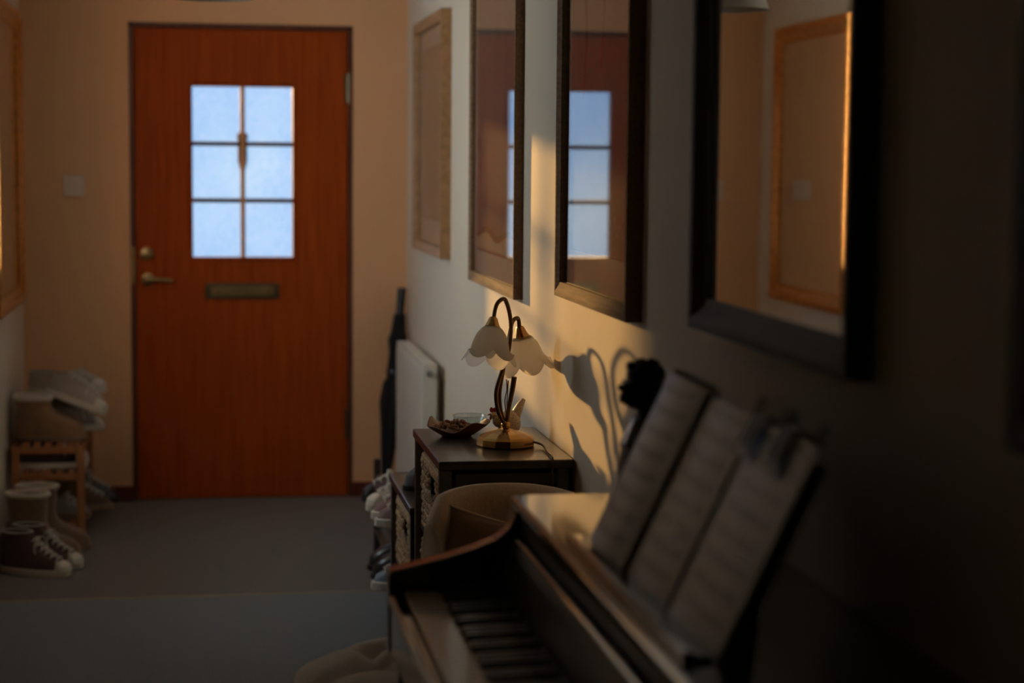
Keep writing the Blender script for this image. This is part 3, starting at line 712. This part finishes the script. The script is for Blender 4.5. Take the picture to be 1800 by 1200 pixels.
MB().tube([((OR + .002) * math.cos(2 * PI * i / 64), (OR + .002) * math.sin(2 * PI * i / 64), OZ - .044) for i in range(64)], .006, 8, 1, True).build('piping', 'stool_linen', ot, True)
for a, b in btn: MB().ell((a, b, topz(a, b) + .003), .011, .011, .006, 12, 6).build('button', 'stool_linen', ot, True)
for k in range(4):
    a = PI / 4 + k * PI / 2; MB().tube([(.17 * math.cos(a), .17 * math.sin(a), .15), (.19 * math.cos(a), .19 * math.sin(a), 0)], lambda t: .022 - .009 * t, 12, 1).build('leg', 'walnut_trim', ot, True)

# ------------------------------------------------------------------ piano
PF, PN = 3.262, 1.93          # far and near outer ends
pn = thing('piano', (.60, 2.6, 0), 'glossy black piano with open keyboard along the right wall', 'piano')
cheek = [(.317, .600), (.317, .735), (.322, .746), (.36, .754), (.42, .768), (.470, .783), (.508, .798), (.530, .816), (.541, .838), (.546, .868), (.862, .868), (.862, .600)]
CT = .045
for a, b in ((PF - CT, PF), (PN, PN + CT)): MB().prism(cheek, 'y', a, b, .003).build('cheek', 'piano_black', pn)
MB().box(.325, .862, PN + CT, PF - CT, .600, .668).build('keybed', 'piano_satin', pn)
ks = [(.320, .61), (.320, .703), (.324, .708), (.338, .708), (.341, .703), (.341, .66), (.33, .61)]
MB().prism(ks, 'y', PN + CT, PF - CT).build('key_slip', 'piano_black', pn)
MB().box(.317, .3225, PN + CT, PF - CT, .690, .704, .002).build('slip_trim', 'walnut_trim', pn)
fb = [(.512, .668), (.512, .706), (.519, .740), (.530, .780), (.536, .796), (.546, .800), (.556, .790), (.60, .70), (.60, .668)]
MB().prism(fb, 'y', PN + CT, PF - CT).build('fallboard', 'piano_satin', pn)
MB().tube([(.541, PN + CT, .802), (.541, PF - CT, .802)], .006, 10, 1).build('fallboard_nosing', 'piano_black', pn, True)
MB().prism([(.552, .80), (.549, .85), (.56, .853), (.575, .80)], 'y', PN + CT, PF - CT).build('name_board', 'piano_satin', pn)
MB().prism([(.541, .850), (.540, .862), (.546, .8685), (.862, .8685), (.862, .850)], 'y', PN - .004, PF + .004, .002).build('lid', 'piano_black', pn)
MB().box(.60, .862, PN + CT, PF - CT, .668, .85).build('case_back', 'piano_satin', pn)
MB().box(.60, .63, PN + .03, PF - .03, .05, .60).build('lower_panel', 'piano_satin', pn)
for y in (PN + .002, PF - .047): MB().box(.60, .86, y, y + .045, 0, .60, .003).build('side_post', 'piano_black', pn)
for y in (PN + .006, PF - .060): MB().box(.335, .390, y, y + .052, 0, .60, .006).build('leg', 'piano_black', pn)
for k in (-1, 0, 1): MB().tube([(.60, 2.6 + k * .07, .06), (.55, 2.6 + k * .07, .05), (.50, 2.6 + k * .07, .045)], lambda t: .006 + .008 * t, 10, 3).build('pedal', 'brass', pn, True)
kw = (PF - CT - PN - CT - .008) / 52; ky0 = PN + CT + .004
wk = None; bk = None
# far end is the bass: key 0 = A at the far end
def whitekey():
    b = MB().box(.344, .512, -kw / 2 + .0009, kw / 2 - .0009, .690, .712, .0012, 1); return b
pat = [1, 0, 1, 1, 0, 1, 1]    # black key follows white: A,(B no),C,D,(E no),F,G
for k in range(52):
    yc = PF - CT - .004 - kw * (k + .5)
    if wk is None:
        wk = whitekey(); wk.v = [(x - pn.location.x, y, z) for x, y, z in wk.v]; wk = wk.build('white_key', 'ivory_key'); wk.parent = pn; wk.location = (0, yc - 2.6, 0)
    else: dup_part(wk, 'white_key', pn, (0, yc - 2.6, 0))
for k in range(51):
    if not pat[k % 7]: continue
    yc = PF - CT - .004 - kw * (k + 1)
    if bk is None:
        b = bmesh.new(); prof = [(.399, .706), (.405, .7235), (.512, .7265), (.512, .706)]
        q = MB().prism(prof, 'y', -.0048, .0048, .0012); q.v = [(x - pn.location.x, y, z) for x, y, z in q.v]; b.free()
        bk = q.build('black_key', 'ebony_key'); bk.parent = pn; bk.location = (0, yc - 2.6, 0)
    else: dup_part(bk, 'black_key', pn, (0, yc - 2.6, 0))
for y in (PN + CT + .02,):
    pass
# music desk: sloped board with lip
DX_, LEAN = .590, .478
def deskpt(h, off): return (DX_ + h * math.sin(.445) + off * math.cos(.445), .8685 + h * math.cos(.445) - off * math.sin(.445))
MB().prism([deskpt(.0, .020), deskpt(.27, .020), deskpt(.27, .032), deskpt(.0, .032)], 'y', 2.125, 2.86, .002).build('music_desk', 'piano_satin', pn)
MB().prism([(.560, .8685), (.560, .880), (.566, .884), (.574, .878), (.60, .874), (.60, .8685)], 'y', 2.125, 2.86).build('desk_lip', 'piano_black', pn)
MB().prism([(.72, .8685), (.74, .8685), (.725, 1.05), (.715, 1.05)], 'y', 2.40, 2.44).build('desk_strut', 'piano_satin', pn)

# sheet music on the desk
def page(t, y0, y1, h, off, name, m, thick=.0012, bend=0):
    """slightly bowed sheet leaning on the desk"""
    mb = MB(); nn = 14; fr_, bk_ = [], []
    rr = []
    for k in range(nn + 1):
        q = k / nn; y = y0 + (y1 - y0) * q; o_ = off - bend * math.sin(PI * q)
        a, b = deskpt(.008, o_), deskpt(.008 + h, o_); c, e = deskpt(.008, o_ + thick), deskpt(.008 + h, o_ + thick)
        rr.append([(a[0], y, a[1]), (b[0], y, b[1]), (e[0], y, e[1]), (c[0], y, c[1])])
    mb.rings(rr); return mb.build(name, m, t)
def sheets(label, cat, y0, y1, h, off, stack, bend=0, name='music_book'):
    x, z = deskpt(.008 + h / 2, off); t = thing(name, (x, (y0 + y1) / 2, z), label, cat)
    for k in range(stack): page(t, y0 + .002 * k, y1 + .0008 * k, h - .001 * k, off + .0018 * (k + 1) - .0004, 'page', 'paper', .0009, bend * (1 - (k + 1) / (stack + 1)))
    page(t, y0, y1, h, off, 'page', 'sheet_print', .0009, bend)
    return t
sheets('thick stack of sheet music at the far end of the piano desk', 'sheet music', 2.600, 2.822, .288, -.002, 9, .014)
t_ = sheets('middle opened sheet of music on the piano desk', 'sheet music', 2.372, 2.590, .282, .006, 4, .006)
sheets('nearest sheet of music on the piano desk', 'sheet music', 2.115, 2.350, .280, .006, 3, .004)
sp_ = thing('spiral_book', (*[deskpt(.3, .016)[0]], 2.71, deskpt(.3, .016)[1]), 'ring bound music book behind the far stack, rings catching the light', 'book')
page(sp_, 2.600, 2.835, .290, .0165, 'cover', 'card_cover', .003)
for k in range(16):
    yy = 2.615 + k * .0137; c = deskpt(.297, .012)
    MB().tube([(c[0] + .009 * math.cos(a), yy, c[1] + .009 * math.sin(a)) for a in [2 * PI * i / 10 for i in range(10)]], .0016, 6, 1, True).build('ring', 'wire', sp_, True)
for i, (yy, lab) in enumerate(((2.335, 'black bulldog clip on top between the two nearer music sheets'), (2.215, 'black bulldog clip on top of the nearest music sheet'))):
    c = deskpt(.262, .006); k_ = thing('bulldog_clip', (c[0], yy, c[1]), lab, 'clip')
    MB().prism([deskpt(.235, -.006), deskpt(.295, -.004), deskpt(.300, .016), deskpt(.295, .036), deskpt(.235, .038), deskpt(.290, .034), deskpt(.294, .016), deskpt(.290, .000)], 'y', yy - .028, yy + .028).build('spring', 'black_plastic', k_)
    for o_ in (-.008, .040):
        a, b = deskpt(.25, o_), deskpt(.31, o_)
        MB().tube([(a[0], yy - .012, a[1]), (b[0], yy - .008, b[1]), (b[0], yy + .008, b[1]), (a[0], yy + .012, a[1])], .0014, 6, 3).build('lever', 'black_plastic', k_)

# ------------------------------------------------------------------ bust on the piano
BX, BY, BZ = .727, 3.06, .8685
bu = thing('bust_figurine', (BX, BY, BZ), 'black carved bust facing left on the piano behind the sheet music', 'figurine', local=True)
def prof_rings(rows, n=24):
    R2 = []
    for z, xf, xb, hw in rows:
        xc, rx = (xf + xb) / 2, (xb - xf) / 2
        R2.append([(xc + rx * math.cos(2 * PI * i / n), hw * math.sin(2 * PI * i / n), z) for i in range(n)])
    return R2
torso = [(.0, -.030, .050, .045), (.02, -.036, .055, .055), (.05, -.038, .056, .064), (.09, -.034, .055, .070), (.115, -.030, .052, .072), (.135, -.024, .046, .062), (.148, -.014, .038, .040), (.160, -.007, .032, .026), (.176, -.007, .030, .022), (.190, -.008, .032, .024)]
MB().rings(prof_rings(torso)).build('torso', 'bust_ebony', bu, True, 0)
head = [(.178, -.004, .020, .013), (.182, -.018, .025, .017), (.186, -.027, .028, .020), (.191, -.033, .031, .023), (.196, -.034, .033, .025), (.200, -.032, .034, .026), (.204, -.036, .035, .027), (.208, -.035, .036, .027), (.211, -.033, .037, .028), (.215, -.037, .038, .029), (.220, -.036, .038, .029), (.226, -.028, .038, .030), (.232, -.026, .038, .030), (.240, -.022, .036, .029), (.248, -.014, .031, .025), (.254, .0, .024, .016)]
MB().rings(prof_rings(head)).build('head', 'bust_ebony', bu, True, 0)
hr = MB().ell((.008, 0, .238), .034, .033, .025, 18, 12); hr.ell((-.018, 0, .252), .009, .013, .009, 12, 8)
for k in range(24):
    a = random.uniform(0, 2 * PI); e_ = random.uniform(.1, 1.3); hr.ell((.008 + .030 * math.cos(a) * math.cos(e_), .031 * math.sin(a) * math.cos(e_), .240 + .022 * math.sin(e_)), .006, .006, .005, 8, 6)
hr.build('hair', 'bust_ebony', bu, True, 0)
for s_ in (-1, 1): MB().ell((.008, .030 * s_, .210), .007, .004, .010, 10, 8).build('ear', 'bust_ebony', bu, True)
for s_ in (-1, 1): MB().ell((-.027, .012 * s_, .224), .004, .006, .004, 10, 8).build('eye', 'bust_ebony', bu, True)
MB().ell((-.035, 0, .216), .006, .008, .006, 10, 8).build('nose', 'bust_ebony', bu, True)
MB().ell((-.033, 0, .2005), .005, .012, .0045, 10, 8).ell((-.033, 0, .1945), .005, .011, .0045, 10, 8).build('lips', 'bust_ebony', bu, True)
cl = [[(.012 + .024 * math.cos(a) * (1 + .9 * q), .034 * (1 + 1.1 * q) * math.sin(a), .162 - .045 * q + .006 * math.sin(6 * a)) for a in [2 * PI * i / 28 for i in range(28)]] for q in (0, .25, .5, .75, 1.0)]
MB().rings(cl, False, False).build('collar', 'bust_robe', bu, True, 0)
MB().box(-.045, .065, -.06, .06, 0, .012, .003).build('plinth', 'bust_ebony', bu)

# ------------------------------------------------------------------ shoes
def laces(t, pts, hw, m='lace_white', r=.0024):
    mb = MB()
    for (x, z), w_ in zip(pts, hw):
        mb.tube([(x - .004, -w_, z - .006), (x, -w_ * .5, z + .003), (x + .002, 0, z + .005), (x, w_ * .5, z + .003), (x - .004, w_, z - .006)], r, 6, 3)
    for i in range(len(pts) - 1):
        (x, z), (x2, z2) = pts[i], pts[i + 1]
        mb.tube([(x, -hw[i] * .8, z), ((x + x2) / 2, 0, (z + z2) / 2 + .007), (x2, hw[i + 1] * .8, z2)], r, 6, 3)
        mb.tube([(x, hw[i] * .8, z), ((x + x2) / 2, 0, (z + z2) / 2 + .007), (x2, -hw[i + 1] * .8, z2)], r, 6, 3)
    x, z = pts[-1]
    for s_ in (-1, 1): mb.tube([(x, 0, z + .006), (x + .015, .02 * s_, z + .004), (x + .012, .038 * s_, z - .02), (x + .02, .045 * s_, z - .045)], r, 6, 4)
    return mb.build('laces', m, t, True)
def sneaker(label, loc, rot, up='canvas_dark', sole='rubber_white', high=True, cap=True, lace='lace_white', group=None, name='sneaker'):
    t = thing(name, loc, label, 'shoe', group, local=True, rot=rot)
    MB().rings([ring_out(0, -.132, .138, .040), ring_out(.004, -.136, .142, .045), ring_out(.024, -.135, .141, .045), ring_out(.027, -.130, .136, .041)]).build('sole', sole, t, True)
    R4 = [(.024, -.131, .134, .0425), (.045, -.130, .126, .041), (.060, -.128, .100, .039), (.075, -.127, .066, .037), (.090, -.126, .040, .036)]
    if high: R4 += [(.110, -.124, .016, .035), (.130, -.123, .000, .035), (.150, -.126, -.006, .037)]
    top = R4[-1]
    R4 += [(top[0], top[1] + .006, top[2] - .008, top[3] - .005), (top[0] - .05, top[1] + .010, top[2] - .01, top[3] - .008)]
    MB().rings([ring_out(*q) for q in R4]).build('upper', up, t, True, 70)
    if cap:
        MB().rings([ring_out(.022, .085, .1395, .037), ring_out(.040, .085, .135, .036), ring_out(.052, .088, .120, .028), ring_out(.056, .092, .108, .016)]).build('toe_cap', sole, t, True)
    lp = [(.100, .062), (.078, .072), (.058, .084), (.040, .095)] + ([(.024, .110), (.010, .128)] if high else [])
    laces(t, lp, [.022, .023, .024, .025, .025, .025][:len(lp)], lace)
    if high:
        MB().tube([(.046 * math.cos(a) - .068 + 0.012 * math.cos(a), .036 * math.sin(a), .150) for a in [2 * PI * i / 20 for i in range(20)]], .003, 6, 1, True).build('collar', lace, t, True)
    return t
def boot(label, loc, rot, up='suede_chestnut', sole='rubber_gum', h=.22, cuff='fleece', group=None, name='boot'):
    t = thing(name, loc, label, 'shoe', group, local=True, rot=rot)
    MB().rings([ring_out(0, -.132, .136, .044), ring_out(.005, -.137, .141, .049), ring_out(.018, -.136, .140, .049), ring_out(.021, -.131, .134, .045)]).build('sole', sole, t, True)
    R4 = [(.018, -.132, .135, .0465), (.045, -.132, .132, .046), (.070, -.130, .105, .045), (.088, -.128, .060, .045), (.105, -.127, .022, .046), (.13, -.128, .004, .047)]
    k = 1
    while .13 + .045 * k < h: R4.append((.13 + .045 * k, -.130 - .004 * k, .004 + .003 * k, .048 + .002 * k)); k += 1
    R4.append((h, -.134 - .003 * k, .006 + .003 * k, .049 + .002 * k)); tp = R4[-1]
    MB().rings([ring_out(*q) for q in R4] + [ring_out(tp[0], tp[1] + .012, tp[2] - .012, tp[3] - .012), ring_out(tp[0] - .08, tp[1] + .014, tp[2] - .014, tp[3] - .014)]).build('upper', up, t, True, 70)
    if cuff:
        rr = ring_out(tp[0], tp[1] + .004, tp[2] - .004, tp[3] - .004)
        MB().tube(rr, lambda q: .0095, 8, 1, True).build('cuff', cuff, t, True)
        MB().rings([ring_out(tp[0], tp[1] + .010, tp[2] - .010, tp[3] - .010), ring_out(tp[0] - .06, tp[1] + .016, tp[2] - .016, tp[3] - .016)], False, True).build('lining', cuff, t, True)
    return t
D = math.radians
# left rack
K = thing('shoe_rack', (-.59, 7.55, 0), 'orange pine shoe rack under the gold mirror, piled with shoes', 'shoe rack')
KX0, KX1, KY0, KY1, KT = -.722, -.452, 7.28, 7.86, .365
for x in (KX0, KX1 - .028):
    for y in (KY0, KY1 - .028): MB().box(x, x + .028, y, y + .028, 0, KT - .0, .003).build('leg', 'rack_pine', K)
for z in (KT, .262, .055):
    for y in (KY0 + .002, KY1 - .026): MB().box(KX0 + .028, KX1 - .028, y, y + .024, z - .030, z - .004, .003).build('rail', 'rack_pine', K)
    for k in range(5):
        x = KX0 + .038 + k * .0425; MB().box(x, x + .026, KY0 + .004, KY1 - .004, z - .004, z + .008, .002).build('slat', 'rack_pine', K)
for x in (KX0, KX1 - .028): MB().box(x + .003, x + .025, KY0 + .028, KY1 - .028, KT - .03, KT - .004, .002).build('rail', 'rack_pine', K)
zt = KT + .009
boot('tan suede ankle boot with cream fleece, front left on top of the rack', (-.585, 7.375, zt), (0, 0, D(-4)), 'suede_tan', h=.165)
boot('second tan ankle boot, behind the front one on the rack top', (-.595, 7.50, zt), (0, 0, D(4)), 'suede_tan', h=.16)
sneaker('pale trainer lying across the tan boots on the rack', (-.56, 7.585, zt + .150), (D(6), D(4), D(-12)), 'canvas_pale', high=False)
sneaker('pale trainer tipped toe-down over the front tan boot', (-.50, 7.46, zt + .128), (D(-14), D(16), D(-28)), 'canvas_pale', high=False, cap=True)
sneaker('grey-brown canvas shoe on the back right of the pile', (-.53, 7.64, zt + .0), (0, 0, D(6)), 'canvas_grey', high=False)
sneaker('beige canvas shoe topmost at the back of the pile', (-.52, 7.735, zt + .135), (D(6), D(-6), D(-14)), 'canvas_pale', high=False)
boot('brown low boot at the back of the rack top by the wall', (-.585, 7.77, zt), (0, 0, D(2)), 'suede_brown', h=.132)
sneaker('white-soled dark shoe on the middle shelf, near end', (-.585, 7.35, .271), (0, 0, D(3)), 'canvas_dark', high=False)
sneaker('white-soled dark shoe on the middle shelf, behind the first', (-.585, 7.47, .271), (0, 0, D(-3)), 'canvas_dark', high=False)
sneaker('grey laced shoe on the bottom shelf of the pine rack', (-.575, 7.40, .064), (0, 0, D(0)), 'canvas_grey', 'rubber_gum', False, False)
sneaker('brown walking shoe on the bottom shelf, toe sticking out past the rack leg', (-.497, 7.575, .064), (0, 0, D(-4)), 'suede_brown', 'rubber_gum', True, False, name='walking_shoe')
sneaker('black shoe on the bottom shelf at the end wall', (-.480, 7.745, .064), (0, 0, D(-3)), 'leather_black', 'rubber_black', True, False, 'lace_white', name='walking_shoe')
boot('sheepskin boot standing nearer the camera, in front of the rack', (-.575, 6.965, 0), (0, 0, D(-14)), 'suede_chestnut', h=.235)
boot('sheepskin boot standing closest to the rack leg', (-.555, 7.135, 0), (0, 0, D(-10)), 'suede_chestnut', h=.235)
sneaker('dark high-top sneaker nearest the camera, white toe cap', (-.590, 6.690, 0), (0, 0, D(-26)), 'canvas_dark')
sneaker('dark high-top sneaker beside the sheepskin boots', (-.560, 6.815, 0), (0, 0, D(-22)), 'canvas_dark')

# right rack beyond the low cabinet
K2 = thing('shoe_rack', (.73, 6.1, 0), 'low dark shoe rack along the right wall beyond the lower basket cabinet', 'shoe rack')
for x in (.600, .830):
    for y in (5.57, 6.62): MB().box(x, x + .022, y, y + .022, 0, .40, .003).build('leg', 'console_wood', K2)
for z in (.150, .345):
    for k in range(5): MB().box(.602 + .05 * k, .632 + .05 * k, 5.575, 6.637, z - .012, z, .002).build('slat', 'console_wood', K2)
RZ = PI
sneaker('pink leather shoe on the upper shelf just past the low cabinet', (.655, 5.66, .346), (0, 0, RZ), 'pink_leather', 'rubber_white', False, False)
sneaker('second pink leather shoe on the upper shelf', (.655, 5.78, .346), (0, 0, RZ), 'pink_leather', 'rubber_white', False, False)
sneaker('pale canvas shoe on the upper shelf of the right-hand rack', (.650, 5.93, .346), (0, 0, RZ + .1), 'canvas_pale', 'rubber_white', False, True)
sneaker('dark canvas shoe on the upper shelf of the right-hand rack', (.650, 6.08, .346), (0, 0, RZ - .1), 'canvas_dark', 'rubber_black', False, True)
boot('black boot on the lower shelf between the blue trainer and its pair', (.655, 5.80, .151), (0, 0, RZ), 'leather_black', 'rubber_black', .17, None)
boot('second black boot on the lower shelf', (.655, 5.93, .151), (0, 0, RZ), 'leather_black', 'rubber_black', .17, None)
sneaker('pale blue trainer on the lower shelf nearest the low cabinet', (.645, 5.66, .151), (0, 0, RZ), 'blue_trainer', 'rubber_white', False, False)
